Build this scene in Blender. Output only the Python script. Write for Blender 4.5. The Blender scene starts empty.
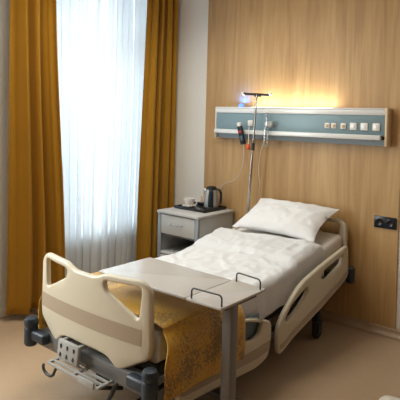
import bpy, bmesh, math, random
from mathutils import Vector, Matrix, noise
random.seed(7)
SC = bpy.context.scene
COL = SC.collection

# ------------------------------------------------------------------ colour / materials
def lin(c):
    f = lambda v: v/12.92 if v <= .04045 else ((v+.055)/1.055)**2.4
    return tuple(f(v/255.) for v in c) + (1.,)

def mat(name, rgb, rough=.5, metal=0., noise_amt=0., noise_scale=8., bump=0., bump_scale=60., spec=.5, stretch=None, coat=0., sheen=0.):
    m = bpy.data.materials.new(name); m.use_nodes = True
    nt = m.node_tree; N = nt.nodes; Lk = nt.links
    b = N['Principled BSDF']
    b.inputs['Base Color'].default_value = lin(rgb)
    b.inputs['Roughness'].default_value = rough
    b.inputs['Metallic'].default_value = metal
    b.inputs['Specular IOR Level'].default_value = spec
    b.inputs['Coat Weight'].default_value = coat
    b.inputs['Sheen Weight'].default_value = sheen
    tc = N.new('ShaderNodeTexCoord')
    mp = N.new('ShaderNodeMapping')
    if stretch: mp.inputs['Scale'].default_value = stretch
    Lk.new(tc.outputs['Object'], mp.inputs['Vector'])
    if noise_amt > 0:
        n = N.new('ShaderNodeTexNoise'); n.inputs['Scale'].default_value = noise_scale; n.inputs['Detail'].default_value = 4
        Lk.new(mp.outputs['Vector'], n.inputs['Vector'])
        mx = N.new('ShaderNodeMix'); mx.data_type = 'RGBA'
        lo = tuple(max(0, v*(1-noise_amt)) for v in lin(rgb)[:3]) + (1,)
        hi = tuple(min(1, v*(1+noise_amt)) for v in lin(rgb)[:3]) + (1,)
        mx.inputs[6].default_value = lo; mx.inputs[7].default_value = hi
        Lk.new(n.outputs['Fac'], mx.inputs['Factor']); Lk.new(mx.outputs[2], b.inputs['Base Color'])
    if bump > 0:
        n2 = N.new('ShaderNodeTexNoise'); n2.inputs['Scale'].default_value = bump_scale; n2.inputs['Detail'].default_value = 3
        Lk.new(mp.outputs['Vector'], n2.inputs['Vector'])
        bp = N.new('ShaderNodeBump'); bp.inputs['Strength'].default_value = bump; bp.inputs['Distance'].default_value = .01
        Lk.new(n2.outputs['Fac'], bp.inputs['Height']); Lk.new(bp.outputs['Normal'], b.inputs['Normal'])
    return m

def wood_mat():
    m = bpy.data.materials.new('oak_veneer'); m.use_nodes = True
    nt = m.node_tree; N = nt.nodes; Lk = nt.links; b = N['Principled BSDF']
    tc = N.new('ShaderNodeTexCoord')
    def tex(scale, sc, det, dist=0.):
        mp = N.new('ShaderNodeMapping'); mp.inputs['Scale'].default_value = sc
        Lk.new(tc.outputs['Object'], mp.inputs['Vector'])
        n = N.new('ShaderNodeTexNoise'); n.inputs['Scale'].default_value = scale; n.inputs['Detail'].default_value = det
        n.inputs['Distortion'].default_value = dist
        Lk.new(mp.outputs['Vector'], n.inputs['Vector']); return n.outputs['Fac']
    big = tex(2.4, (1.6, 1, .30), 4, 1.0); fine = tex(40, (2.2, 1, .05), 5); mid = tex(7, (1.8, 1, .12), 3, 1.6)
    def math_(op, a, bb):
        n = N.new('ShaderNodeMath'); n.operation = op
        for i, v in enumerate((a, bb)):
            if isinstance(v, (int, float)): n.inputs[i].default_value = v
            else: Lk.new(v, n.inputs[i])
        return n.outputs[0]
    f = math_('ADD', math_('ADD', math_('MULTIPLY', big, .45), math_('MULTIPLY', mid, .38)), math_('MULTIPLY', fine, .17))
    cr = N.new('ShaderNodeValToRGB'); Lk.new(f, cr.inputs['Fac'])
    e = cr.color_ramp.elements
    e[0].position = .30; e[0].color = lin((150, 114, 68))
    e[1].position = .70; e[1].color = lin((200, 168, 120))
    k = e.new(.5); k.color = lin((181, 146, 96))
    Lk.new(cr.outputs['Color'], b.inputs['Base Color'])
    b.inputs['Roughness'].default_value = .42
    bp = N.new('ShaderNodeBump'); bp.inputs['Strength'].default_value = .06; bp.inputs['Distance'].default_value = .004
    Lk.new(fine, bp.inputs['Height']); Lk.new(bp.outputs['Normal'], b.inputs['Normal'])
    return m

def fabric_cloth(name, rgb, pattern=False):
    m = mat(name, rgb, .85, noise_amt=.12, noise_scale=5, bump=.12, bump_scale=220, sheen=.25, spec=.2)
    return m

def runner_mat():
    m = bpy.data.materials.new('gold_jacquard'); m.use_nodes = True
    nt = m.node_tree; N = nt.nodes; Lk = nt.links; b = N['Principled BSDF']
    tc = N.new('ShaderNodeTexCoord')
    n = N.new('ShaderNodeTexNoise'); n.inputs['Scale'].default_value = 75; n.inputs['Detail'].default_value = 5; n.inputs['Roughness'].default_value = .7
    g = N.new('ShaderNodeTexNoise'); g.inputs['Scale'].default_value = 4.2; g.inputs['Detail'].default_value = 2
    Lk.new(tc.outputs['Object'], n.inputs['Vector']); Lk.new(tc.outputs['Object'], g.inputs['Vector'])
    a = N.new('ShaderNodeMath'); a.operation = 'MULTIPLY_ADD'; a.inputs[1].default_value = .8
    Lk.new(g.outputs['Fac'], a.inputs[0]); Lk.new(n.outputs['Fac'], a.inputs[2])
    cr = N.new('ShaderNodeValToRGB'); Lk.new(a.outputs[0], cr.inputs['Fac'])
    e = cr.color_ramp.elements
    e[0].position = .86; e[0].color = lin((200, 154, 44)); e[1].position = 1.0; e[1].color = lin((122, 98, 40))
    k = e.new(.95); k.color = lin((184, 138, 34))
    Lk.new(cr.outputs['Color'], b.inputs['Base Color'])
    b.inputs['Roughness'].default_value = .5; b.inputs['Sheen Weight'].default_value = .2
    return m

def sheer_mat():
    m = bpy.data.materials.new('sheer_voile'); m.use_nodes = True
    nt = m.node_tree; N = nt.nodes; Lk = nt.links
    for n in list(N): N.remove(n)
    out = N.new('ShaderNodeOutputMaterial')
    tr = N.new('ShaderNodeBsdfTransparent'); tr.inputs[0].default_value = (.9, .95, 1, 1)
    tl = N.new('ShaderNodeBsdfTranslucent'); tl.inputs[0].default_value = (.92, .94, .95, 1)
    df = N.new('ShaderNodeBsdfDiffuse'); df.inputs[0].default_value = (.86, .88, .89, 1)
    m1 = N.new('ShaderNodeMixShader'); m1.inputs[0].default_value = .45
    m2 = N.new('ShaderNodeMixShader'); m2.inputs[0].default_value = .93
    Lk.new(tl.outputs[0], m1.inputs[1]); Lk.new(df.outputs[0], m1.inputs[2])
    Lk.new(tr.outputs[0], m2.inputs[1]); Lk.new(m1.outputs[0], m2.inputs[2]); Lk.new(m2.outputs[0], out.inputs[0])
    return m

def pane_mat(name='window_glass', tint=(.93, .97, 1, 1), gloss=.06, rough=.02):
    m = bpy.data.materials.new(name); m.use_nodes = True
    nt = m.node_tree; N = nt.nodes; Lk = nt.links
    for n in list(N): N.remove(n)
    out = N.new('ShaderNodeOutputMaterial')
    tr = N.new('ShaderNodeBsdfTransparent'); tr.inputs[0].default_value = tint
    gl = N.new('ShaderNodeBsdfGlossy'); gl.inputs['Roughness'].default_value = rough
    mx = N.new('ShaderNodeMixShader'); mx.inputs[0].default_value = gloss
    Lk.new(tr.outputs[0], mx.inputs[1]); Lk.new(gl.outputs[0], mx.inputs[2]); Lk.new(mx.outputs[0], out.inputs[0])
    return m

def glow_mat(name, rgb, strength):
    m = mat(name, rgb, .4)
    b = m.node_tree.nodes['Principled BSDF']
    b.inputs['Emission Color'].default_value = lin(rgb); b.inputs['Emission Strength'].default_value = strength
    return m

M = dict(
    wood=wood_mat(),
    wall=mat('white_paint', (228, 230, 226), .8, bump=.04, bump_scale=180, noise_amt=.02),
    wallwarm=mat('warm_bounce_brown', (122, 84, 48), .8, bump=.04, bump_scale=180, noise_amt=.02),  # unseen right and back walls, brown chosen to dim and warm the bounce
    ceil=mat('ceiling_paint', (238, 234, 226), .9, noise_amt=.02),
    floor=mat('beige_vinyl', (174, 152, 126), .38, noise_amt=.05, noise_scale=30, spec=.4),
    skirt=mat('beige_vinyl_skirting', (168, 144, 116), .4, noise_amt=.03, noise_scale=30),
    base=mat('white_skirting', (226, 220, 208), .5, noise_amt=.02),
    plastic=mat('cream_plastic', (198, 192, 172), .38, noise_amt=.02, noise_scale=4),
    band=mat('taupe_band', (164, 150, 130), .45, noise_amt=.03, noise_scale=6),
    slate=mat('slate_plastic', (32, 45, 58), .45, noise_amt=.06, noise_scale=20),
    teal=mat('teal_plastic', (82, 110, 122), .35, noise_amt=.04, noise_scale=12),
    steel=mat('painted_grey_steel', (112, 115, 116), .42, .35, noise_amt=.05, noise_scale=14),
    darksteel=mat('dark_grey_steel', (62, 64, 66), .5, .4, noise_amt=.06, noise_scale=14),
    chrome=mat('brushed_chrome', (196, 196, 192), .24, 1., noise_amt=.04, noise_scale=30),
    rubber=mat('black_rubber', (30, 31, 33), .7, noise_amt=.08, noise_scale=30),
    black=mat('black_plastic', (26, 28, 31), .32, noise_amt=.05, noise_scale=20),
    sheet=mat('white_cotton', (218, 214, 208), .9, noise_amt=.02, noise_scale=10, bump=.10, bump_scale=160, sheen=.2, spec=.15),
    duvet=mat('white_duvet_cotton', (210, 214, 217), .9, noise_amt=.015, noise_scale=10, bump=.35, bump_scale=26, sheen=.2, spec=.15),
    pillow=mat('white_pillow_cotton', (224, 227, 229), .9, noise_amt=.015, noise_scale=8, bump=.22, bump_scale=22, sheen=.2, spec=.15),
    runner=runner_mat(),
    curtain=mat('mustard_curtain', (158, 114, 26), .8, noise_amt=.10, noise_scale=3, bump=.1, bump_scale=240, sheen=.15, spec=.15),
    sheer=sheer_mat(), glass=pane_mat(),
    upvc=mat('white_upvc', (232, 234, 234), .4, noise_amt=.02),
    table=mat('grey_laminate', (184, 183, 180), .22, noise_amt=.03, noise_scale=14, spec=.5),
    column=mat('satin_grey_metal', (118, 118, 117), .42, .3, noise_amt=.04, noise_scale=10),
    cabinet=mat('pale_grey_laminate', (188, 190, 190), .45, noise_amt=.03, noise_scale=8),
    trim=mat('blue_grey_aluminium', (150, 158, 164), .4, .3, noise_amt=.03),
    niche=mat('darker_grey_laminate', (104, 108, 112), .6, noise_amt=.04),  # cabinet back panel and upper shelf, darker than the other panels
    china=mat('white_china', (238, 236, 232), .15, noise_amt=.01, coat=.4),
    paper=mat('peach_paper', (222, 184, 152), .7, noise_amt=.06, noise_scale=20),
    kettle=mat('kettle_steel', (176, 177, 178), .34, .55, noise_amt=.04, noise_scale=40, stretch=(1, 1, .1)),
    unit=mat('teal_enamel', (124, 150, 160), .38, .15, noise_amt=.03, noise_scale=6),
    unitlow=mat('grey_enamel', (134, 148, 156), .4, .2, noise_amt=.03, noise_scale=6),
    ledge=mat('white_aluminium', (226, 230, 230), .3, .1, noise_amt=.02),
    cap=mat('champagne_aluminium', (206, 180, 142), .4, .2, noise_amt=.04, noise_scale=10),
    white=mat('white_plastic', (236, 234, 228), .35, noise_amt=.02),
    cordgrey=mat('pale_grey_cable', (206, 198, 188), .5, noise_amt=.02),
    diffuser=glow_mat('warm_light_diffuser', (255, 226, 170), .6),
    bluelamp=glow_mat('blue_lamp_lens', (70, 120, 255), 2.2),
    orange=mat('orange_plastic', (224, 92, 34), .35, noise_amt=.03),
    red=mat('red_plastic', (206, 48, 60), .35, noise_amt=.03),
    navy=mat('dark_navy_plastic', (22, 36, 46), .3, noise_amt=.05),
    clear=pane_mat('clear_polycarbonate', (.93, .96, .97, 1), .3, .1),
    stool=mat('pale_grey_vinyl', (196, 192, 180), .5, noise_amt=.03, noise_scale=12),
    panelgrey=mat('light_grey_plastic', (158, 160, 158), .4, noise_amt=.03, noise_scale=14),
)

# ------------------------------------------------------------------ builders
class MB:
    """collects world-space shapes; build() links them as one mesh object"""
    def __init__(s): s.bm = bmesh.new()
    def add(s, verts, faces):
        vs = [s.bm.verts.new(v) for v in verts]
        for f in faces:
            try: s.bm.faces.new([vs[i] for i in f])
            except ValueError: pass
        return vs
    def box(s, lo, hi, bev=0., seg=2, mtx=None):
        t = bmesh.new(); bmesh.ops.create_cube(t, size=1.)
        c = [(a+b)/2 for a, b in zip(lo, hi)]; d = [abs(b-a) for a, b in zip(lo, hi)]
        for v in t.verts: v.co = Vector([v.co[i]*d[i]+c[i] for i in range(3)])
        if bev: bmesh.ops.bevel(t, geom=list(t.edges), offset=min(bev, min(d)*.49), segments=seg, profile=.5, affect='EDGES')
        if mtx: bmesh.ops.transform(t, matrix=mtx, verts=t.verts)
        s.merge(t); return s
    def merge(s, t):
        me = bpy.data.meshes.new('tmp'); t.to_mesh(me); t.free(); s.bm.from_mesh(me); bpy.data.meshes.remove(me)
    def tube(s, pts, r, n=10, caps=True, radii=None, closed=False):
        pts = [Vector(p) for p in pts]; rings = []
        prev = None
        for i, p in enumerate(pts):
            if closed: d = pts[(i+1) % len(pts)]-pts[i-1]
            else: d = pts[min(i+1, len(pts)-1)]-pts[max(i-1, 0)]
            d.normalize()
            if prev is None:
                a = d.orthogonal().normalized()
            else:
                a = (prev - d*prev.dot(d))
                a = a.normalized() if a.length > 1e-5 else d.orthogonal().normalized()
            prev = a; b = d.cross(a); rr = radii[i] if radii else r
            rings.append([s.bm.verts.new(p+(a*math.cos(2*math.pi*k/n)+b*math.sin(2*math.pi*k/n))*rr) for k in range(n)])
        m = len(rings)
        for i in range(m if closed else m-1):
            A, B = rings[i], rings[(i+1) % m]
            for k in range(n): s.bm.faces.new((A[k], A[(k+1) % n], B[(k+1) % n], B[k]))
        if caps and not closed:
            s.bm.faces.new(rings[0][::-1]); s.bm.faces.new(rings[-1])
        return s
    def lathe(s, prof, c, n=24, axis='z'):
        c = Vector(c); rings = []
        for r, h in prof:
            ring = []
            for k in range(n):
                a = 2*math.pi*k/n; p = Vector((r*math.cos(a), r*math.sin(a), h))
                if axis == 'y': p = Vector((p.x, -h, p.y))
                if axis == 'x': p = Vector((h, p.x, p.y))
                ring.append(s.bm.verts.new(c+p))
            rings.append(ring)
        for A, B in zip(rings, rings[1:]):
            for k in range(n): s.bm.faces.new((A[k], A[(k+1) % n], B[(k+1) % n], B[k]))
        s.bm.faces.new(rings[0][::-1]); s.bm.faces.new(rings[-1])
        return s
    def grid(s, nu, nv, fn):
        vs = [[s.bm.verts.new(fn(i/(nu-1), j/(nv-1))) for j in range(nv)] for i in range(nu)]
        for i in range(nu-1):
            for j in range(nv-1): s.bm.faces.new((vs[i][j], vs[i+1][j], vs[i+1][j+1], vs[i][j+1]))
        return s
    def build(s, name, m, parent=None, smooth=35, solid=0., sub=0):
        bmesh.ops.remove_doubles(s.bm, verts=s.bm.verts, dist=1e-5)
        bmesh.ops.recalc_face_normals(s.bm, faces=s.bm.faces)
        off = Vector((0, 0, 0)); q = parent
        while q: off += q.location; q = q.parent
        me = bpy.data.meshes.new(name)
        if parent is None or True:
            lo = Vector([min(v.co[i] for v in s.bm.verts) for i in range(3)])
            hi = Vector([max(v.co[i] for v in s.bm.verts) for i in range(3)])
            org = Vector(((lo.x+hi.x)/2, (lo.y+hi.y)/2, lo.z if parent is None else (lo.z+hi.z)/2))
        for v in s.bm.verts: v.co -= org
        s.bm.to_mesh(me); s.bm.free()
        me.materials.append(m)
        o = bpy.data.objects.new(name, me); COL.objects.link(o)
        o.location = org - off
        if parent: o.parent = parent
        if smooth:
            me.polygons.foreach_set('use_smooth', [True]*len(me.polygons))
            try: me.set_sharp_from_angle(angle=math.radians(smooth))
            except Exception: pass
        if solid:
            md = o.modifiers.new('thickness', 'SOLIDIFY'); md.thickness = solid; md.offset = -1
        if sub:
            md = o.modifiers.new('smooth', 'SUBSURF'); md.levels = sub; md.render_levels = sub
        return o

def fillet(poly, r, n=4):
    out = []; m = len(poly)
    for i in range(m):
        p = Vector(poly[i][:2]); a = Vector(poly[i-1][:2]); b = Vector(poly[(i+1) % m][:2])
        rr = poly[i][2] if len(poly[i]) > 2 else r
        da, db = a-p, b-p
        la, lb = da.length, db.length
        if rr <= 0: out.append((p.x, p.y)); continue
        t = min(rr, la*.48, lb*.48); p0 = p+da/la*t; p1 = p+db/lb*t
        for k in range(n+1):
            u = k/n; q = p0*(1-u)**2+p*2*u*(1-u)+p1*u*u; out.append((q.x, q.y))
    return out

def plate(mb, outer, holes, thick, bev, fn, step=None):
    """flat board with holes and rounded edges; fn maps (u, v, w) to the world"""
    cu = bpy.data.curves.new('tmpc', 'CURVE'); cu.dimensions = '2D'; cu.fill_mode = 'BOTH'
    cu.extrude = max(0, thick/2-bev); cu.bevel_depth = bev; cu.bevel_resolution = 2; cu.offset = -bev
    for poly in [outer]+holes:
        sp = cu.splines.new('POLY'); sp.points.add(len(poly)-1)
        for pt, (u, v) in zip(sp.points, poly): pt.co = (u, v, 0, 1)
        sp.use_cyclic_u = True
    ob = bpy.data.objects.new('tmpo', cu); COL.objects.link(ob)
    dg = bpy.context.evaluated_depsgraph_get(); dg.update()
    me = bpy.data.meshes.new_from_object(ob.evaluated_get(dg))
    t = bmesh.new(); t.from_mesh(me)
    bpy.data.objects.remove(ob); bpy.data.curves.remove(cu); bpy.data.meshes.remove(me)
    bmesh.ops.remove_doubles(t, verts=t.verts, dist=1e-5)
    if step:
        lo = min(v.co.x for v in t.verts); hi = max(v.co.x for v in t.verts); x = lo+step
        while x < hi:
            bmesh.ops.bisect_plane(t, geom=list(t.verts)+list(t.edges)+list(t.faces), plane_co=(x, 0, 0), plane_no=(1, 0, 0)); x += step
    for v in t.verts: v.co = Vector(fn(*v.co))
    mb.merge(t); return mb

def tag(o, label, cat, group=None):
    o['label'] = label; o['category'] = cat
    if group: o['group'] = group
    return o
def thing(name, loc, label, cat, group=None):
    o = bpy.data.objects.new(name, None); COL.objects.link(o); o.location = loc
    o.empty_display_size = .1
    return tag(o, label, cat, group)
def struct(o): o['kind'] = 'structure'; return o
def sstep(a, b, x):
    t = min(1, max(0, (x-a)/(b-a))); return t*t*(3-2*t)

# ------------------------------------------------------------------ the room
WX, RX, BY, CZ = -1.2, 3.5, -5.0, 3.0
struct(MB().box((WX-.2, BY-.15, -.1), (RX+.15, .15, 0)).build('floor', M['floor'], smooth=0))
struct(MB().box((WX-.2, BY-.15, CZ), (RX+.15, .15, CZ+.1)).build('ceiling', M['ceil'], smooth=0))
struct(MB().box((WX-.2, 0, 0), (RX+.15, .15, CZ)).build('wall_head', M['wall'], smooth=0))
struct(MB().box((RX, BY, 0), (RX+.15, 0, CZ)).build('wall_right', M['wallwarm'], smooth=0))
struct(MB().box((WX-.2, BY-.15, 0), (RX+.15, BY, CZ)).build('wall_back', M['wallwarm'], smooth=0))
WY0, WY1, WZ0, WZ1 = -1.55, -.30, .52, 2.93
w = MB()
w.box((WX-.2, BY, 0), (WX, WY0, CZ)); w.box((WX-.2, WY1, 0), (WX, 0, CZ))
w.box((WX-.2, WY0, 0), (WX, WY1, WZ0)); w.box((WX-.2, WY0, WZ1), (WX, WY1, CZ))
struct(w.build('wall_window', M['wall'], smooth=0))
# veneered panelling on the head wall
PX0, PX1 = -.612, 1.315
struct(MB().box((PX0, -.012, .062), (PX1, .0, CZ)).build('trim_1', M['wood'], smooth=0))
# coved vinyl skirting along the head wall
def cove(u, v):
    x = PX0 + (RX-PX0)*u; a = v*math.pi/2; r = .06
    return (x, -.014-.045*(1-math.sin(a)), .004+r*(1-math.cos(a)))
k = MB(); k.grid(2, 8, cove); k.box((PX0, -.014, .058), (RX, 0, .064)); struct(k.build('baseboard_head', M['skirt']))
struct(MB().box((WX, BY, 0), (WX+.014, 0, .075), .004).build('baseboard_window', M['base']))
struct(MB().box((WX+.014, -.014, 0), (PX0, 0, .075), .004).build('baseboard_corner', M['base']))
# window
win = struct(bpy.data.objects.new('window_1', None)); COL.objects.link(win); win.location = (WX-.1, (WY0+WY1)/2, WZ0)
f = MB(); t_ = .06; xa, xb = WX-.14, WX-.08
f.box((xa, WY0, WZ0), (xb, WY0+t_, WZ1), .006); f.box((xa, WY1-t_, WZ0), (xb, WY1, WZ1), .006)
f.box((xa, WY0, WZ0), (xb, WY1, WZ0+t_), .006); f.box((xa, WY0, WZ1-t_), (xb, WY1, WZ1), .006)
ym = -.86; f.box((xa, ym-.045, WZ0), (xb, ym+.045, WZ1), .006); f.box((xa, WY0, 2.28), (xb, WY1, 2.34), .006)
struct(f.build('window_frame', M['upvc'], win))
p = MB()
for ya, yb in ((WY0+t_, ym-.045), (ym+.045, WY1-t_)):
    for za, zb in ((WZ0+t_, 2.28), (2.34, WZ1-t_)): p.box((WX-.115, ya, za), (WX-.105, yb, zb))
struct(p.build('window_pane', M['glass'], win, smooth=0))
struct(MB().box((WX-.08, WY0+.002, WZ0-.001), (WX+.008, WY1-.002, WZ0+.022), .006).build('window_sill', M['upvc'], win))

# ------------------------------------------------------------------ curtains
def curtain(name, m, yl0, yl1, yh0, yh1, x0, amp, waves, seed, label, thick, nu, hem=.02, jag=.35, gaps=()):
    rnd = random.Random(seed)
    ph = [rnd.uniform(0, 6.28) for _ in range(6)]
    am = [rnd.uniform(.55, 1.25) for _ in range(waves*2+3)]
    def fn(u, v):
        z = hem+(CZ-.015-hem)*v
        e = sstep(0, 1, v)
        ya, yb = yl0+(yh0-yl0)*e, yl1+(yh1-yl1)*e
        uu = u + .025*math.sin(2*math.pi*(u*1.7)+ph[0]) + .012*math.sin(3*v+ph[2]+5*u)
        a = 2*math.pi*waves*uu
        kk = am[int(max(0, min(len(am)-1, uu*waves*2)))]
        d = math.sin(a+ph[1])
        d = math.copysign(abs(d)**(1-jag), d)
        d += .28*math.sin(2.3*a+ph[3]+1.5*v)+.15*math.sin(.6*a+ph[4]-2*v)
        A = amp*(.78+.3*(1-v)) * (1 if v < .97 else .8)
        for gu, gw, gd, g0, g1 in gaps: d -= gd*math.exp(-((u-gu-.02*math.sin(3*v))/gw)**2)*sstep(g0, g1, 1-v)
        return (x0+A*d*(.75+.25*am[0]), ya+(yb-ya)*u+.012*math.sin(2*a+ph[5])*(yb-ya)/.5, z)
    o = MB().grid(nu, 46, fn).build(name, m, smooth=0, solid=thick)
    o.data.polygons.foreach_set('use_smooth', [True]*len(o.data.polygons))
    return tag(o, label, 'curtain')
curtain('curtain', M['curtain'], -1.87, -1.36, -1.91, -1.52, -1.035, .056, 3, 3, 'long mustard curtain on the left side of the window, behind the bed footboard', .004, 260, .055, .35, ((.63, .030, 2.0, .12, .35), (.30, .03, .8, -.4, .0)))
curtain('curtain', M['curtain'], -.47, -.025, -.41, -.02, -1.035, .046, 4, 11, 'long mustard curtain on the right side of the window, beside the bedside cabinet', .004, 150, .055)
curtain('sheer_curtain', M['sheer'], -1.50, -.38, -1.58, -.34, -1.140, .026, 13, 5, 'floor-length white sheer curtain glowing with daylight in the window', 0, 300, .1)

# ------------------------------------------------------------------ hospital bed
BXL, BXR, YF = 0.0, .94, -2.2845
XC = .47
bed = thing('hospital_bed', (XC, -1.2, 0), 'adjustable hospital bed with cream plastic boards and side rails on castors', 'bed')
BW = .908
def board_shape(dz=0.):
    half = [(.0, .505, .05), (.005, .80, .055), (.06, .842, .05), (.30, .838, .04), (.365, .808, .05)]
    low = [(.57, .428, .04), (.645, .418, .03), (.70, .372, .02), (.735, .375, .03), (.90, .462, .05)]
    top = half + [(BW-x, z, r) for x, z, r in reversed(half[1:])] + [(BW, .515, .05)]
    pts = top + [(x, z, r) for x, z, r in reversed(low)] + [(BW-x, z, r) for x, z, r in low]
    # drop the duplicate first corner
    outer = fillet(pts[0:], .03)
    h = [(.058, .810, .025), (.305, .802, .025), (.292, .752, .03), (.072, .640, .035)]
    hr = [(BW-x, z, r) for x, z, r in h]
    fin = lambda q: [(a, b+dz) for a, b in q]
    return fin(outer), [fin(fillet(h, .02)), fin(fillet(hr, .02))]
bow = lambda x, b: b*(1-((x-BW/2)/(BW/2))**2)
o_, h_ = board_shape()
fb = MB(); plate(fb, o_, h_, .034, .012, lambda u, v, w: (u, YF-bow(u, .055)-w+.017, v), .05)
fb = fb.build('footboard', M['plastic'], bed)
sb = MB()
def stripe(u, v):
    x = .010+.845*u; z = .522+.082*v+.010*math.sin(math.pi*u)
    return (x, YF-bow(x, .055)-.0015, z)
sb.grid(30, 4, stripe); sb.build('accent_stripe', M['band'], fb)
o_, h_ = board_shape(.022)
hb = MB(); plate(hb, [(a*.94/BW, b) for a, b in o_], [[(a*.94/BW, b) for a, b in h] for h in h_], .042, .014, lambda u, v, w: (u, -.085+w, v), .05)
hb.build('headboard', M['plastic'], bed)

# side rails: the head pair tilts with the raised backrest
RO = [(-.199, .690), (-.26, .680), (-.478, .645), (-.669, .612), (-.866, .571), (-.969, .536), (-1.065, .476), (-1.157, .412), (-1.215, .351), (-1.228, .285), (-1.222, .193), (-1.205, .160), (-1.156, .170), (-1.043, .213), (-.618, .310), (-.289, .402), (-.191, .440), (-.178, .551)]
RH1 = [(-.265, .632), (-.61, .572), (-.650, .532), (-.56, .496), (-.30, .566)]
RH2 = [(-.850, .520), (-.830, .478), (-.96, .400), (-1.115, .340), (-1.145, .372), (-1.065, .440)]
RS = [(-.195, .462), (-.29, .424), (-.618, .332), (-1.043, .235), (-1.16, .195), (-1.20, .192), (-1.205, .225), (-1.15, .232), (-1.04, .275), (-.618, .374), (-.29, .468), (-.195, .506)]
FO = [(-1.315, .412, .05), (-1.60, .500, .06), (-2.05, .508, .06), (-2.19, .45, .05), (-2.20, .30, .05), (-2.14, .215, .03), (-1.46, .170, .04), (-1.335, .195, .04), (-1.305, .34, .04)]
FH1 = [(-1.412, .438), (-1.60, .480), (-1.68, .482), (-1.68, .385), (-1.50, .348), (-1.435, .366)]
FH2 = [(-1.78, .470), (-2.04, .472), (-2.10, .44), (-2.09, .39), (-1.78, .39)]
FS = [(-1.335, .240), (-1.46, .228), (-2.14, .262), (-2.185, .29), (-2.185, .335), (-2.14, .318), (-1.46, .290), (-1.325, .296)]
def rails(side):
    xc = .982 if side > 0 else -.042
    fn = lambda u, v, w: (xc+side*w, u, v)
    for nm, O, H, S, in (('head', RO, [RH1, RH2], RS), ('foot', FO, [FH1, FH2], FS)):
        r = MB(); plate(r, fillet(O, .03, 3), [fillet(h, .022, 3) for h in H], .036, .012, fn)
        ro = r.build('side_rail', M['plastic'], bed)
        s_ = MB(); plate(s_, fillet(S, .012, 3), [], .006, .002, lambda u, v, w: (xc+side*(.018+w), u, v)); s_.build('accent_stripe', M['band'], ro)
        ys = (-.45, -.85) if nm == 'head' else (-1.5, -2.0)
        for y in ys:
            zt = .43 if nm == 'head' else .36
            if nm == 'head': zt = .40 if y > -.6 else .33
            a = MB(); a.tube([(xc-side*.018, y, zt), (xc-side*.045, y, zt-.03), (xc-side*.075, y, .30)], .014)
            a.build('rail_arm', M['darksteel'], bed)
    g = MB(); g.box((min(xc-side*.030, xc-side*.018), -1.70, .335), (max(xc-side*.030, xc-side*.018), -1.40, .475), .004)
    g.build('rail_handle', M['teal'], bed)
rails(1); rails(-1)

# mattress platform, frame, chassis
def zt(y):   # top of the mattress
    return .575+.165*sstep(-1.35, .25, y)*1.0 if False else .575+.17*max(0, (y+1.2)/1.08)**1.15
ZP = lambda y: zt(y)-.164
pf = MB()
def slab(mb, x0, x1, y0, y1, top, bot, n, r=.0):
    prof = []
    if r:
        for a in range(5): t = a/4*math.pi/2; prof.append((x1-r+r*math.sin(t), 1, -r+r*math.cos(t)))
        for a in range(5): t = a/4*math.pi/2; prof.append((x1-r+r*math.cos(t), 0, r-r*math.sin(t)))
        for a in range(5): t = a/4*math.pi/2; prof.append((x0+r-r*math.sin(t), 0, r-r*math.cos(t)))
        for a in range(5): t = a/4*math.pi/2; prof.append((x0+r-r*math.cos(t), 1, -r+r*math.sin(t)))
    else: prof = [(x1, 1, 0), (x1, 0, 0), (x0, 0, 0), (x0, 1, 0)]
    rings = []
    for i in range(n+1):
        y = y0+(y1-y0)*i/n
        rings.append([mb.bm.verts.new((x, y, (top(y) if s else bot(y))+d)) for x, s, d in prof])
    for A, B in zip(rings, rings[1:]):
        m_ = len(A)
        for k_ in range(m_): mb.bm.faces.new((A[k_], A[(k_+1) % m_], B[(k_+1) % m_], B[k_]))
    mb.bm.faces.new(rings[0]); mb.bm.faces.new(rings[-1][::-1])
slab(pf, .05, .89, -2.20, -.14, ZP, lambda y: ZP(y)-.03, 24)
pf.build('mattress_platform', M['darksteel'], bed)
fr = MB()
for x in (.09, .85): fr.box((x-.025, -2.22, .335), (x+.025, -.10, .385), .006)
fr.box((.09, -.16, .335), (.85, -.10, .385), .006)
fr.build('side_frame', M['darksteel'], bed)
cb = MB(); cb.box((.02, -2.325, .298), (.93, -2.240, .384), .012); cb.build('foot_crossbar', M['steel'], bed)
MB().box((.03, -2.262, .388), (.92, -2.236, .43), .006).build('foot_gap_shade', M['rubber'], bed)  # black strip added to stand for the dark gap below the footboard
hc = MB(); hc.box((.02, -.13, .335), (.93, -.07, .42), .012); hc.build('head_crossbar', M['steel'], bed)
bs = MB()
for x in (.17, .77): bs.box((x-.03, -1.92, .125), (x+.03, -.40, .185), .008)
for y in (-1.86, -1.15, -.46): bs.box((.17, y-.035, .13), (.77, y+.035, .18), .008)
bs.build('base_frame', M['steel'], bed)
for y in (-1.62, -.70):
    lc = MB(); lc.box((.38, y-.07, .18), (.56, y+.07, .30), .01); lc.box((.40, y-.05, .29), (.54, y+.05, .372), .008)
    lc.box((.12, y-.035, .335), (.82, y+.035, .37), .006)
    lc.build('lift_column', M['steel'], bed)
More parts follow.
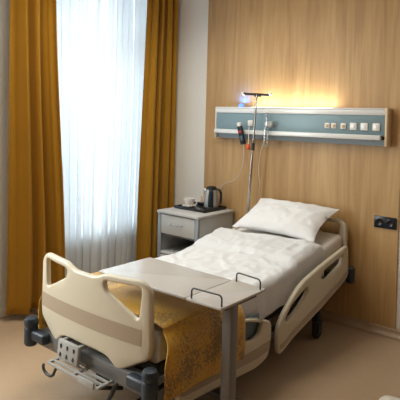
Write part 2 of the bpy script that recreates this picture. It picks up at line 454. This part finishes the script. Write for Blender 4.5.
for x, y in ((.15, -1.88), (.81, -1.88), (.15, -.44), (.875, -.44)):
    c = MB(); c.lathe([(.0, .20), (.022, .20), (.024, .135), (.04, .132), (.04, .118), (0, .118)], (x, y, 0), 16)
    for s in (-1, 1): c.box((x+s*.023-.005, y-.035, .045), (x+s*.023+.005, y+.03, .125), .004)
    if x > .8: c.box((.76, y-.02, .14), (x+.02, y+.02, .175), .005)
    co = c.build('castor', M['slate'], bed)
    wl = MB(); wl.lathe([(.028, -.016), (.056, -.015), (.062, -.008), (.062, .008), (.056, .015), (.028, .016)], (x, y-.002, .063), 28, 'x')
    wl.build('wheel', M['rubber'], co)
    hb_ = MB(); hb_.lathe([(.003, -.019), (.026, -.018), (.026, .018), (.003, .019)], (x, y-.002, .063), 18, 'x'); hb_.build('wheel_hub', M['steel'], co)
def bumper(x, y, s, foot):
    b = MB(); d = -1 if foot else 1
    if foot:
        b.box((min(x, x-s*.15), y-.028, .335), (max(x, x-s*.15), y+.03, .395), .016, 3)
        b.lathe([(0, .300), (.034, .300), (.040, .312), (.040, .398), (.034, .408), (0, .408)], (x, y-.005, 0), 22)
        b.lathe([(0, .402), (.030, .402), (.040, .414), (.042, .438), (.034, .456), (.02, .462), (0, .462)], (x, y-.005, 0), 22)
    else:
        b.box((min(x, x-s*.06), y-.03, .385), (max(x, x-s*.06), y+.03, .455), .012, 3)
        b.lathe([(0, .37), (.026, .37), (.034, .38), (.034, .485), (.026, .495), (0, .495)], (x, y, 0), 22)
    b.build('corner_bumper', M['slate'], bed)
bumper(.0, -2.345, -1, True); bumper(.965, -2.335, 1, True)
bumper(-.04, -.10, -1, False); bumper(.98, -.10, 1, False)
# nurse control panel hooked on the foot crossbar
cp = MB(); TX = Matrix.Translation((.388, -2.372, .378)) @ Matrix.Rotation(math.radians(-6), 4, 'X')
cp.box((-.088, -.012, -.052), (.088, .012, .052), .008, 2, TX)
for x in (-.07, .07): cp.box((x-.012, 0, .03), (x+.012, .06, .05), .004, 1, TX)
cp = cp.build('control_panel', M['panelgrey'], bed)
for r in range(2):
    for c_ in range(3):
        q = MB(); x0, z0 = -.056+.055*c_, .022-.046*r
        vs = [(-.004, -.011), (.004, -.011), (.004, .002), (.010, .002), (0, .012), (-.010, .002), (-.004, .002)]
        if r: vs = [(a, -b) for a, b in vs]
        vv = [TX @ Vector((x0+a, -.0155, z0+b)) for a, b in vs] + [TX @ Vector((x0+a, -.013, z0+b)) for a, b in vs]
        n_ = 7; q.add(vv, [tuple(range(n_)), tuple(range(2*n_-1, n_-1, -1))]+[(i, (i+1) % n_, (i+1) % n_+n_, i+n_) for i in range(n_)])
        q.build('panel_icon', M['navy'], cp, smooth=0)
# pull-out linen rack below the panel
lr = MB()
for y, z in ((-2.415, .298), (-2.382, .301), (-2.349, .304)): lr.box((.26, y-.006, z-.007), (.69, y+.006, z+.007), .003)
for x in (.27, .48, .68): lr.box((x-.008, -2.420, .293), (x+.008, -2.27, .306), .003)
lr.box((.54, -2.428, .288), (.66, -2.418, .322), .003)
for x in (.27, .68): lr.box((x-.012, -2.30, .292), (x+.012, -2.275, .345), .004)
lr.build('linen_rack', M['panelgrey'], bed)
hk = MB(); hk.tube([(.285+.050*math.cos(a), -2.425, .272+.034*math.sin(a)) for a in [math.radians(d) for d in range(160, 340, 15)]]+[(.335, -2.41, .295)], .008); hk.build('hook', M['darksteel'], bed)
pd = MB()
pd.tube([(.72, -2.29, .36), (.70, -2.34, .25), (.66, -2.37, .15), (.70, -2.30, .12)], .012)
pd.tube([(.52, -2.28, .35), (.56, -2.31, .22), (.58, -2.16, .17)], .012)
pd.box((.62, -2.40, .12), (.74, -2.33, .14), .006)
pd.tube([(.70, -2.33, .125), (.70, -1.9, .155)], .012); pd.build('brake_pedal', M['darksteel'], bed)
cl = MB(); cl.tube([(.50, -2.29, .34), (.48, -2.22, .20), (.47, -1.9, .16)], .016); cl.build('support_strut', M['steel'], bed)

# ------------------------------------------------------------------ bedding
mt = MB(); slab(mt, .045, .91, -2.22, -.125, zt, lambda y: zt(y)-.155, 40, .035)
tag(mt.build('mattress', M['sheet'], smooth=60), 'white mattress in a fitted sheet, bare beside the pillow on the bed', 'mattress')

def duvet_pt(u, v):
    # u across (left drop .. right drop), v along (foot .. head)
    half = .462; drop = .195; r = .05; arc = r*math.pi/2
    S = half-r+arc+drop; s = (u*2-1)*S
    skew = .10*(u-.5)
    y = -1.95+(1.435+skew)*v
    base = zt(y)+.027+.015*sstep(-1.66, -1.50, y)
    a = abs(s); sg = 1 if s > 0 else -1
    # wrinkles
    n3 = lambda a_, b_, c_: noise.noise(Vector((a_, b_, c_)))
    wx, wy = s+.08*n3(s*3, y*3, 9), y+.08*n3(s*3, y*3, 5)
    ridge = lambda q: 1-min(1, abs(q)*3.2)
    wr = .012*n3(wx*4.5, wy*3.0, 1.3)+.010*ridge(n3(wx*6.5+wy*2, wy*5, 7))+.007*ridge(n3(wx*5-wy*7, wy*9+wx*3, 2.7))+.005*n3(wx*22, wy*16, 4)
    wr = max(wr-.006, -.005)
    wr *= .25+.75*sstep(-1.68, -1.50, y)
    puff = .012*(1-(s/S)**2)*sstep(-1.7, -1.5, y)
    dy = 0
    # the turned-back top strip
    yt = y-skew*.2
    e = sstep(-.91, -.87, yt)*.026
    ed = -.030*sstep(.955, 1., v)
    if a <= half-r:
        x = s; z = base+wr+puff+e+ed
    elif a <= half-r+arc:
        t = (a-(half-r))/r
        x = sg*(half-r+r*math.sin(t)); z = base-r+r*math.cos(t)+wr*.8+puff+e*.8+ed
    else:
        h = a-(half-r+arc)
        x = sg*(half+.006*math.sin(18*y+2*sg)*h/drop+ .002*math.sin(41*y)); z = base-r-h*(.85+.15*noise.noise(Vector((y*4, sg*3, 0))))+puff+e*.3+ed
    return (XC+x, y, z)
dv = MB().grid(110, 120, duvet_pt).build('duvet', M['duvet'], smooth=0, solid=.012)
dv.data.polygons.foreach_set('use_smooth', [True]*len(dv.data.polygons))
tag(dv, 'rumpled white duvet with its top edge turned back, spread over the bed', 'duvet')

def pillow():
    mb = MB(); n = 40
    W, H, T = .378, .228, .088
    c = Vector((.490, -.312, .850)); tilt = math.radians(24)
    R = Matrix.Rotation(math.radians(-1.5), 4, 'Z') @ Matrix.Rotation(tilt, 4, 'X')
    for sgn in (1, -1):
        def fn(u, v):
            a, b = u*2-1, v*2-1
            pin = 1-.085*(1-a*a)*1.0
            pin2 = 1-.10*(1-b*b)
            x = W*a*(pin2+.02); yy = H*b*(pin+.02)
            k = max(0, (1-abs(a)**2.6))**.62*max(0, (1-abs(b)**2.6))**.62
            wr = .012*noise.noise(Vector((a*2.5, b*2.5, sgn*2)))+.010*(1-min(1, 3*abs(noise.noise(Vector((a*2.6+b*2, b*3-a*1.5, sgn*5))))))+.004*noise.noise(Vector((a*9, b*7, 3)))-.004
            z = sgn*(T*k*(1 if sgn > 0 else .8))+wr*k**.5
            # ears of the pillow droop slightly, foot edge sags on the sheet
            z += -.012*(a*a)*(b < 0)*b*b
            return c+(R @ Vector((x, yy, z)))
        mb.grid(n, n, fn)
    bmesh.ops.remove_doubles(mb.bm, verts=mb.bm.verts, dist=1e-4)
    return mb.build('pillow', M['pillow'], smooth=80)
tag(pillow(), 'plump white pillow propped against the headboard of the bed', 'pillow')

def runner_pt(u, v):
    L0 = .14; top = .46
    y = -2.24+.62*v
    tot = .96+.16*2+.24*2
    s = u*tot
    sd = [(-.088, .315), (-.088, .50), (-.02, .590), (.03, .628), (XC, .652), (.90, .632), (.955, .600), (1.008, .535), (1.018, .42), (1.016, .300)]
    d = [0]
    for a, b in zip(sd, sd[1:]): d.append(d[-1]+math.hypot(b[0]-a[0], b[1]-a[1]))
    q = u*d[-1]
    i = max(j for j in range(len(d)-1) if d[j] <= q+1e-9); f_ = (q-d[i])/(d[i+1]-d[i])
    P = [Vector(sd[max(0, min(len(sd)-1, i+o))]) for o in (-1, 0, 1, 2)]
    t = f_
    pt = .5*((2*P[1])+(P[2]-P[0])*t+(2*P[0]-5*P[1]+4*P[2]-P[3])*t*t+(3*P[1]-P[0]-3*P[2]+P[3])*t**3)
    x, z = pt
    wv = noise.noise(Vector((x*4, y*5, 3)))
    z += .008*wv*(1 if .1 < x < .85 else .2)
    hang = sstep(.62, .45, z)
    x += .005*math.sin(y*17+1)*hang*(1 if x > .5 else -1)*.8
    if x > .5:   # hem climbs a little towards the head, foot edge swings in
        z += -.012*hang*v
        y -= .055*(1-v)*hang
    return (x, y, z)
rn = MB().grid(120, 40, runner_pt).build('bed_runner', M['runner'], smooth=0, solid=.005)
rn.data.polygons.foreach_set('use_smooth', [True]*len(rn.data.polygons))
tag(rn, 'mustard gold patterned bed runner hanging over the foot end side rail', 'bed runner')

# ------------------------------------------------------------------ over-bed table
TZ = .77
tb = thing('overbed_table', (1.2, -2.0, 0), 'grey over-bed table on a single side column, reaching across the foot of the bed', 'table')
def tabletop(x0, x1, nm):
    r0 = .012
    t = MB(); pts = [(x0, -2.165, r0), (x1, -2.160, r0), (x1-.006 if x1 > 1.2 else x1, -1.772, r0), (x0, -1.752, r0)]
    plate(t, fillet(pts, r0), [], .013, .003, lambda u, v, w: (u, v, TZ-.0065+w)); return t.build(nm, M['table'], tb)
tabletop(.368, 1.017, 'tabletop'); tabletop(1.021, 1.240, 'side_top')
e = MB(); e.box((.42, -2.10, TZ-.035), (1.19, -2.075, TZ-.0135), .004); e.box((.42, -1.85, TZ-.035), (1.19, -1.825, TZ-.0135), .004)
e.box((1.16, -2.10, TZ-.035), (1.215, -1.825, TZ-.0135), .004); e.build('top_frame', M['darksteel'], tb)
br = MB(); br.box((.41, -2.155, TZ-.028), (.50, -2.12, TZ-.0135), .003); br.build('tilt_bracket', M['rubber'], tb)
def hoop(y0, x0, y1, x1, h):
    pts = [(x0, y0, TZ-.002)]; n = 6
    a, b = Vector((x0, y0, 0)), Vector((x1, y1, 0)); d = (b-a).normalized(); r = .018
    for i in range(n+1):
        t = i/n*math.pi/2; pts.append(tuple(a+d*(r-r*math.cos(t))+Vector((0, 0, TZ+h-r+r*math.sin(t)))))
    for i in range(n+1):
        t = i/n*math.pi/2; pts.append(tuple(b-d*(r-r*math.sin(t))+Vector((0, 0, TZ+h-r+r*math.cos(t)))))
    pts.append((x1, y1, TZ-.002))
    return MB().tube(pts, .0042, 8)
hoop(-2.150, 1.048, -2.142, 1.226, .052).build('wire_hoop', M['darksteel'], tb)
hoop(-1.778, 1.052, -1.800, 1.218, .050).build('wire_hoop', M['darksteel'], tb)
c = MB(); c.box((1.175, -2.068, .06), (1.228, -2.006, TZ-.0135), .006); c.build('column', M['column'], tb)
c = MB(); c.box((1.170, -2.073, .05), (1.233, -2.001, .22), .006); c.build('column_sleeve', M['column'], tb)
b = MB(); b.box((1.165, -2.30, .045), (1.235, -1.66, .085), .01); b.box((.62, -2.29, .045), (1.20, -2.24, .080), .01); b.box((.62, -1.72, .045), (1.20, -1.67, .080), .01)
b.build('base', M['column'], tb)
for x, y in ((.65, -2.265), (1.19, -2.27), (.65, -1.695), (1.19, -1.69)):
    w_ = MB(); w_.lathe([(.004, -.012), (.020, -.012), (.0235, -.006), (.0235, .006), (.020, .012), (.004, .012)], (x, y, .0235), 20, 'x'); w_.box((x-.006, y-.006, .025), (x+.006, y+.006, .05)); w_.build('castor', M['rubber'], tb)

# ------------------------------------------------------------------ bedside cabinet
NX0, NX1, NY0, NY1, NZ = -.708, -.222, -.560, -.03, .787
cab = thing('bedside_cabinet', ((NX0+NX1)/2, (NY0+NY1)/2, 0), 'pale grey bedside cabinet with a drawer above an open niche, by the wall', 'cabinet')
MB().box((NX0-.008, NY0-.012, NZ-.026), (NX1+.008, NY1, NZ), .006).build('top_panel', M['cabinet'], cab)
for x in (NX0+.012, NX1-.012): MB().box((x-.008, NY0+.02, .05), (x+.008, NY1-.02, NZ-.026), .002).build('side_panel', M['cabinet'], cab)
for x in (NX0+.018, NX1-.022):
    for y in (NY0+.013, NY1-.013): MB().box((x-.020, y-.015, .03), (x+.020, y+.015, NZ-.026), .006).build('corner_post', M['trim'], cab)
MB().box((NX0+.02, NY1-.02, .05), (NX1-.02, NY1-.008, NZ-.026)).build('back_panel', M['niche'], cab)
dr = MB().box((NX0+.040, NY0, .580), (NX1-.044, NY0+.018, NZ-.034), .004).build('drawer', M['cabinet'], cab)
h = MB(); h.tube([(-.535, NY0+.002, .678), (-.535, NY0-.022, .675), (-.40, NY0-.022, .675), (-.40, NY0+.002, .678)], .006, 8); h.build('handle', M['chrome'], dr)
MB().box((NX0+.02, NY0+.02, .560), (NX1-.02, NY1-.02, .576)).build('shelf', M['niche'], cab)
MB().box((NX0+.02, NY0+.004, .388), (NX1-.02, NY1-.02, .410), .003).build('shelf', M['cabinet'], cab)
dd = MB().box((NX0+.040, NY0, .07), (NX1-.044, NY0+.018, .382), .004).build('door', M['cabinet'], cab)
h = MB(); h.tube([(-.535, NY0+.002, .332), (-.535, NY0-.022, .330), (-.40, NY0-.022, .330), (-.40, NY0+.002, .332)], .006, 8); h.build('handle', M['chrome'], dd)
for x in (NX0+.05, NX1-.05):
    for y in (NY0+.05, NY1-.05):
        k = MB(); k.lathe([(.004, -.012), (.020, -.012), (.025, -.006), (.025, .006), (.020, .012), (.004, .012)], (x, y, .025), 18, 'x'); k.box((x-.007, y-.007, .028), (x+.007, y+.007, .052)); k.build('castor', M['rubber'], cab)

ty0, ty1, tx0, tx1 = -.385, -.055, -.665, -.290
tr = MB(); tr.box((tx0, ty0, NZ+.001), (tx1, ty1, NZ+.008), .003)
for a in ((tx0, ty0, tx1, ty0+.012), (tx0, ty1-.012, tx1, ty1), (tx0, ty0, tx0+.012, ty1), (tx1-.012, ty0, tx1, ty1)):
    tr.box((a[0], a[1], NZ+.001), (a[2], a[3], NZ+.027), .004)
tag(tr.build('serving_tray', M['black']), 'black rectangular serving tray on the bedside cabinet', 'tray')
TRZ = NZ+.0085
kx, ky = -.390, -.170
kt = thing('electric_kettle', (kx, ky, TRZ), 'steel electric kettle with black lid and handle, standing on the tray', 'kettle')
MB().lathe([(0, 0), (.072, 0), (.074, .006), (.070, .018), (0, .018)], (kx, ky, TRZ), 30).build('power_base', M['black'], kt)
MB().lathe([(0, .018), (.068, .018), (.069, .03), (.068, .08), (.062, .14), (.053, .178), (.050, .182), (0, .182)], (kx, ky, TRZ), 36).build('body', M['kettle'], kt)
MB().lathe([(0, .180), (.052, .180), (.051, .192), (.045, .206), (.02, .213), (0, .214)], (kx, ky, TRZ), 30).build('lid', M['black'], kt)
g = MB()
def gauge(u, v):
    a = math.radians(-56+44*(u-.5)); z = .022+.158*v
    prof = [(.022, .0692), (.08, .068), (.14, .062), (.178, .053), (.18, .053)]
    r = .058
    for (za, ra), (zb, rb) in zip(prof, prof[1:]):
        if za <= z <= zb: r = ra+(rb-ra)*(z-za)/(zb-za)
    return (kx+(r+.0015)*math.cos(a), ky+(r+.0015)*math.sin(a), TRZ+z)
g.grid(7, 12, gauge); g.build('water_gauge', M['navy'], kt, solid=.003)
hd = Vector((math.cos(math.radians(18)), math.sin(math.radians(18)), 0)); kb = Vector((kx, ky, TRZ))
MB().tube([kb+hd*.040+Vector((0, 0, .188)), kb+hd*.078+Vector((0, 0, .180)), kb+hd*.096+Vector((0, 0, .15)), kb+hd*.096+Vector((0, 0, .09)), kb+hd*.092+Vector((0, 0, .045))], .012, 12, radii=[.012, .013, .013, .012, .009]).build('handle', M['black'], kt)
MB().tube([kb-hd*.044+Vector((0, 0, .150)), kb-hd*.062+Vector((0, 0, .168)), kb-hd*.078+Vector((0, 0, .184))], .012, 12, radii=[.020, .016, .010]).build('spout', M['kettle'], kt)
sx, sy = -.582, -.268
sa = MB(); sa.lathe([(0, 0), (.045, 0), (.05, .004), (.070, .014), (.071, .017), (.05, .0085), (0, .0075)], (sx, sy, TRZ), 36)
tag(sa.build('saucer', M['china']), 'white saucer under the cup on the black tray', 'saucer')
cpo = thing('cup', (sx, sy, TRZ+.0085), 'white china cup on its saucer, left of the kettle', 'cup')
MB().lathe([(0, .0085), (.032, .0085), (.036, .013), (.052, .045), (.056, .084), (.053, .084), (.049, .046), (.032, .017), (0, .015)], (sx, sy, TRZ), 34).build('bowl', M['china'], cpo)
MB().tube([(sx+.046*math.cos(.5)+.03*math.sin(a)*math.cos(.5), sy+.046*math.sin(.5)+.03*math.sin(a)*math.sin(.5), TRZ+.046+.022*math.cos(a)) for a in [i*math.pi/8 for i in range(9)]], .005, 8).build('handle', M['china'], cpo)
hol = MB(); hx, hy = -.540, -.098
hol.box((hx-.045, hy-.025, TRZ), (hx+.052, hy+.025, TRZ+.008), .002); hol.box((hx-.045, hy-.025, TRZ), (hx+.052, hy-.021, TRZ+.032), .002); hol.box((hx-.045, hy+.021, TRZ), (hx+.052, hy+.025, TRZ+.032), .002)
tag(hol.build('sachet_holder', M['black']), 'small black holder with paper sachets on the tray behind the cup', 'holder')
for i, (a, hgt, ang) in enumerate(((-.026, .082, -2), (.010, .095, 1), (.034, .088, 3))):
    q = MB(); q.box((-.011, -.004, 0), (.011, .004, hgt), .002, 2, Matrix.Translation((hx+a, hy+.004, TRZ+.0095)) @ Matrix.Rotation(math.radians(ang), 4, 'Y'))
    tag(q.build('sachet', M['paper']), ('peach paper sachet nearest the cup, leftmost of three in the holder', 'peach paper sachet standing upright in the middle of the black holder', 'peach paper sachet nearest the kettle, rightmost of three in the holder')[i], 'sachet', 'paper sachets in the tray holder')

# ------------------------------------------------------------------ medical bed-head unit
UX0, UX1, UZ0, UZ1, UD = -.415, 1.220, 1.470, 1.762, .097
un = thing('bedhead_unit', ((UX0+UX1)/2, -.012, UZ0), 'long teal medical supply rail with white edges mounted on the wood wall above the bed', 'medical rail')
MB().box((UX0, -.088, 1.545), (UX1, -.012, 1.715), .003).build('housing', M['unit'], un)
MB().box((UX0-.004, -UD, 1.706), (UX1, -.012, 1.750), .008).build('top_channel', M['ledge'], un)
MB().box((UX0-.004, -UD, 1.750), (UX1, -UD+.010, 1.763), .002).build('light_lip', M['ledge'], un)
MB().box((.08, -.082, 1.749), (1.00, -.030, 1.754), .001).build('light_diffuser', M['diffuser'], un)
MB().lathe([(0, 1.748), (.026, 1.748), (.026, 1.768), (.022, 1.784), (.012, 1.793), (0, 1.795)], (-.150, -.062, 0), 20).build('blue_lamp', M['bluelamp'], un)
MB().box((UX0-.008, -UD-.018, 1.514), (UX1-.03, -.060, 1.552), .006).build('equipment_ledge', M['ledge'], un)
lo = MB(); lo.add([(UX0, -.080, 1.516), (UX1, -.080, 1.516), (UX1, -.065, UZ0), (UX0, -.065, UZ0), (UX0, -.012, 1.516), (UX1, -.012, 1.516), (UX1, -.012, UZ0), (UX0, -.012, UZ0)],
    [(0, 1, 2, 3), (4, 7, 6, 5), (0, 4, 5, 1), (3, 2, 6, 7), (0, 3, 7, 4), (1, 5, 6, 2)]); lo.build('lower_cover', M['unitlow'], un, smooth=0)
MB().box((UX1-.002, -UD-.004, UZ0-.004), (UX1+.020, -.012, UZ1+.002), .006).build('end_cap', M['cap'], un)
MB().box((UX0-.012, -UD, UZ0), (UX0+.001, -.012, UZ1), .004).build('end_cap', M['ledge'], un)
for x, s in ((-.022, .052), (.739, .044), (.797, .044), (.879, .046), (.963, .056), (1.053, .058), (1.149, .058)):
    oo = MB().box((x-s/2, -.098, 1.616-s/2), (x+s/2, -.086, 1.616+s/2), .004).build('outlet', M['white'], un)
    if s < .05:
        q = MB(); q.lathe([(0, 0), (.013, 0), (.013, .006), (.008, .010), (0, .010)], (x, -.098, 1.616), 16, 'y'); q.build('outlet_port', M['cap'], oo)
    else:
        MB().box((x-s*.3, -.1000, 1.616-s*.3), (x+s*.3, -.0975, 1.616+s*.3), .002).build('outlet_port', M['ledge'], oo)

# oxygen flow meter clipped on the unit
fm = thing('oxygen_flowmeter', (.19, -.13, 1.42), 'clear oxygen flow meter with a white knob clipped on the teal rail', 'flow meter')
MB().lathe([(0, 1.605), (.013, 1.605), (.0135, 1.61), (.0135, 1.705), (.011, 1.715), (0, 1.715)], (.180, -.130, 0), 16).build('flow_tube', M['clear'], fm)
MB().box((.163, -.148, 1.585), (.198, -.0890, 1.632), .008).build('valve_block', M['chrome'], fm)
MB().lathe([(0, 0), (.026, 0), (.028, .006), (.028, .030), (.022, .036), (0, .036)], (.222, -.118, 1.612), 20, 'y').build('knob', M['panelgrey'], fm)
MB().lathe([(0, 1.415), (.022, 1.415), (.026, 1.425), (.026, 1.55), (.016, 1.575), (.016, 1.59), (0, 1.59)], (.184, -.150, 0), 20).build('bottle', M['clear'], fm)

# IV pole in the head-end socket
iv = thing('iv_pole', (.035, -.17, .43), 'slim steel drip stand with a dark crossbar and hooks at the bed head corner', 'drip stand')
PB, PT = Vector((.004, -.165, .43)), Vector((.088, -.160, 1.872))
at = lambda t: PB+(PT-PB)*t
MB().tube([at(0), at(.62)], .0125, 14).build('lower_tube', M['chrome'], iv)
MB().tube([at(.60), at(1.0)], .0085, 14).build('upper_tube', M['chrome'], iv)
MB().tube([at(.655), at(.70)], .017, 16).build('height_collar', M['darksteel'], iv)
MB().tube([at(0)-Vector((0, 0, .0)), at(.06)], .02, 14).build('socket_sleeve', M['darksteel'], iv)
cbm = MB(); cbm.tube([(-.050, -.160, 1.888), (-.04, -.158, 1.880), (.088, -.150, 1.874), (.215, -.142, 1.868), (.228, -.141, 1.876)], .011, 12); cbm.box((.055, -.165, 1.853), (.12, -.135, 1.873), .006); cbm.build('crossbar', M['rubber'], iv)
for x, y, s in ((-.048, -.160, 1), (.226, -.141, 1)):
    hk = MB(); hk.tube([(x, y, 1.872), (x, y-.02, 1.866), (x, y-.034, 1.876), (x, y-.034, 1.895)], .008, 10); hk.build('hook', M['white'], iv)

# nurse call handset with cord
hs = thing('call_handset', (-.085, -.15, 1.42), 'dark bedside call handset with a red button hanging from the teal rail', 'call handset')
mtx = Matrix.Translation((-.083, -.140, 1.505)) @ Matrix.Rotation(math.radians(-11), 4, 'Y') @ Matrix.Rotation(math.radians(8), 4, 'X')
MB().box((-.027, -.013, -.088), (.027, .013, .088), .011, 3, mtx).build('body', M['navy'], hs)
MB().box((-.016, -.018, .022), (.016, -.012, .042), .004, 2, mtx).build('button', M['red'], hs)
MB().box((-.013, -.0165, -.05), (.013, -.012, -.006), .003, 2, mtx).build('keypad', M['teal'], hs)
MB().box((-.020, -.012, .080), (.020, .016, .118), .006, 2, mtx).build('hanger', M['white'], hs)
def bez(pts, n=26):
    out = []; P = [Vector(p) for p in pts]
    P = [P[0]*2-P[1]]+P+[P[-1]*2-P[-2]]
    for i in range(1, len(P)-2):
        for k_ in range(n):
            t = k_/n
            out.append(.5*((2*P[i])+(P[i+1]-P[i-1])*t+(2*P[i-1]-5*P[i]+4*P[i+1]-P[i+2])*t*t+(3*P[i]-P[i-1]-3*P[i+1]+P[i+2])*t**3))
    return out+[P[-2]]
MB().tube(bez([(-.066, -.13, 1.42), (-.062, -.125, 1.33), (-.085, -.11, 1.22), (-.14, -.09, 1.12), (-.22, -.07, 1.065), (-.30, -.05, 1.040), (-.37, -.03, 1.00), (-.40, -.022, .92), (-.40, -.022, .82)], 10), .0034, 8).build('cord', M['cordgrey'], hs)
ob = thing('pull_switch', (-.005, -.14, 1.37), 'small orange pull switch on a white cord beside the drip stand', 'pull switch')
MB().lathe([(0, 1.372), (.016, 1.374), (.022, 1.388), (.020, 1.408), (.010, 1.428), (0, 1.430)], (-.008, -.135, 0), 18).build('grip', M['orange'], ob)
MB().tube(bez([(-.008, -.135, 1.428), (-.010, -.130, 1.50), (-.016, -.122, 1.56), (-.022, -.1045, 1.612)], 8), .003, 8).build('cord', M['white'], ob)
lc = MB().tube(bez([(.105, -.05, 1.468), (.10, -.10, 1.34), (.098, -.115, 1.20), (.112, -.115, 1.08), (.10, -.105, 1.0), (.07, -.06, .94), (.05, -.030, .85)], 10), .0028, 8).build('cable', M['cordgrey'])
tag(lc, 'thin white cable hanging from the rail alongside the drip stand', 'cable')

# ------------------------------------------------------------------ wall socket
so = thing('wall_socket', (1.215, -.012, .83), 'black double electrical socket on the wood wall right of the bed', 'socket')
MB().box((1.128, -.026, .828), (1.302, -.012, .920), .005).build('cover_plate', M['navy'], so)
for x in (1.172, 1.258):
    s = MB(); s.lathe([(.020, 0), (.030, 0), (.030, .004), (.026, .005), (.022, .002), (.002, .001)], (x, -.026, .874), 24, 'y'); so2 = s.build('socket_insert', M['black'], so)
    h = MB()
    for d in (-.009, .009): h.lathe([(0, 0), (.003, 0), (.003, .003), (0, .003)], (x+d, -.027, .874), 10, 'y')
    h.build('contact', M['rubber'], so2)

# ------------------------------------------------------------------ stool just entering the frame
st = thing('stool', (2.02, -1.88, 0), 'pale grey padded stool right of the bed, only its corner in view', 'stool')
s = MB(); plate(s, fillet([(1.862, -2.05, .05), (2.20, -2.05, .05), (2.20, -1.725, .05), (1.862, -1.775, .04)], .05, 6), [], .06, .02, lambda u, v, w: (u, v, .42+w)); s.build('seat', M['stool'], st)
for x, y in ((1.90, -2.01), (2.16, -2.01), (1.90, -1.82), (2.16, -1.77)):
    MB().tube([(x, y, 0), (x, y, .40)], .014, 12).build('leg', M['chrome'], st)

# ------------------------------------------------------------------ light
wd = bpy.data.worlds.new('World'); SC.world = wd; wd.use_nodes = True
bg = wd.node_tree.nodes['Background']; bg.inputs[0].default_value = (.80, .91, 1.0, 1); bg.inputs[1].default_value = 1.4
def area(name, loc, rot, sx_, sy_, power, col, spread=180):
    l = bpy.data.lights.new(name, 'AREA'); l.shape = 'RECTANGLE'; l.size = sx_; l.size_y = sy_; l.energy = power; l.color = col
    l.spread = math.radians(spread)
    o = bpy.data.objects.new(name, l); COL.objects.link(o); o.location = loc; o.rotation_euler = [math.radians(a) for a in rot]; return o
area('daylight', (-1.85, -.92, 1.75), (0, -90, 0), 2.7, 2.0, 78, (.90, .97, 1.0))
area('assumed_window_fill', (-1.12, -3.45, 1.75), (0, -90, -8), 1.8, 1.5, 112, (.97, 1.0, .98))  # unseen fill lamp for an assumed further window; the wall has no opening here
area('ceiling_fill', (.0, -1.5, 2.97), (0, 0, 0), 1.2, 1.2, 27, (1.0, .93, .82), 150)  # unseen fill added under the ceiling to lift the bed and upper walls
area('uplight', (.38, -.085, 1.761), (180, 0, 0), .80, .05, 5.4, (1.0, .95, .85))
area('blue_night_light', (-.15, -.055, 1.800), (180, 0, 0), .05, .04, 1.0, (.02, .16, 1.0))

# ------------------------------------------------------------------ camera
cam = bpy.data.cameras.new('Camera'); co = bpy.data.objects.new('Camera', cam); COL.objects.link(co)
yaw, pitch, roll, F, PY = .6871, .0163, .0264, 528.16, 126.66
r = Vector((math.cos(yaw), math.sin(yaw), 0)); fw = Vector((-math.sin(yaw), math.cos(yaw), 0)); up = Vector((0, 0, 1))
f2 = fw*math.cos(pitch)-up*math.sin(pitch); u2 = up*math.cos(pitch)+fw*math.sin(pitch)
# image right/down axes after the roll
ri = r*math.cos(roll)+u2*math.sin(roll)
ui = u2*math.cos(roll)-r*math.sin(roll)
R3 = Matrix((ri, ui, -f2)).transposed()
co.matrix_world = Matrix.Translation((2.6881, -4.1187, 1.65)) @ R3.to_4x4()
cam.sensor_width = 36; cam.lens = F/400*36; cam.shift_y = (PY-200)/400; cam.clip_start = .05
SC.camera = co
SC.view_settings.view_transform = 'Standard'; SC.view_settings.look = 'None'; SC.view_settings.exposure = 0
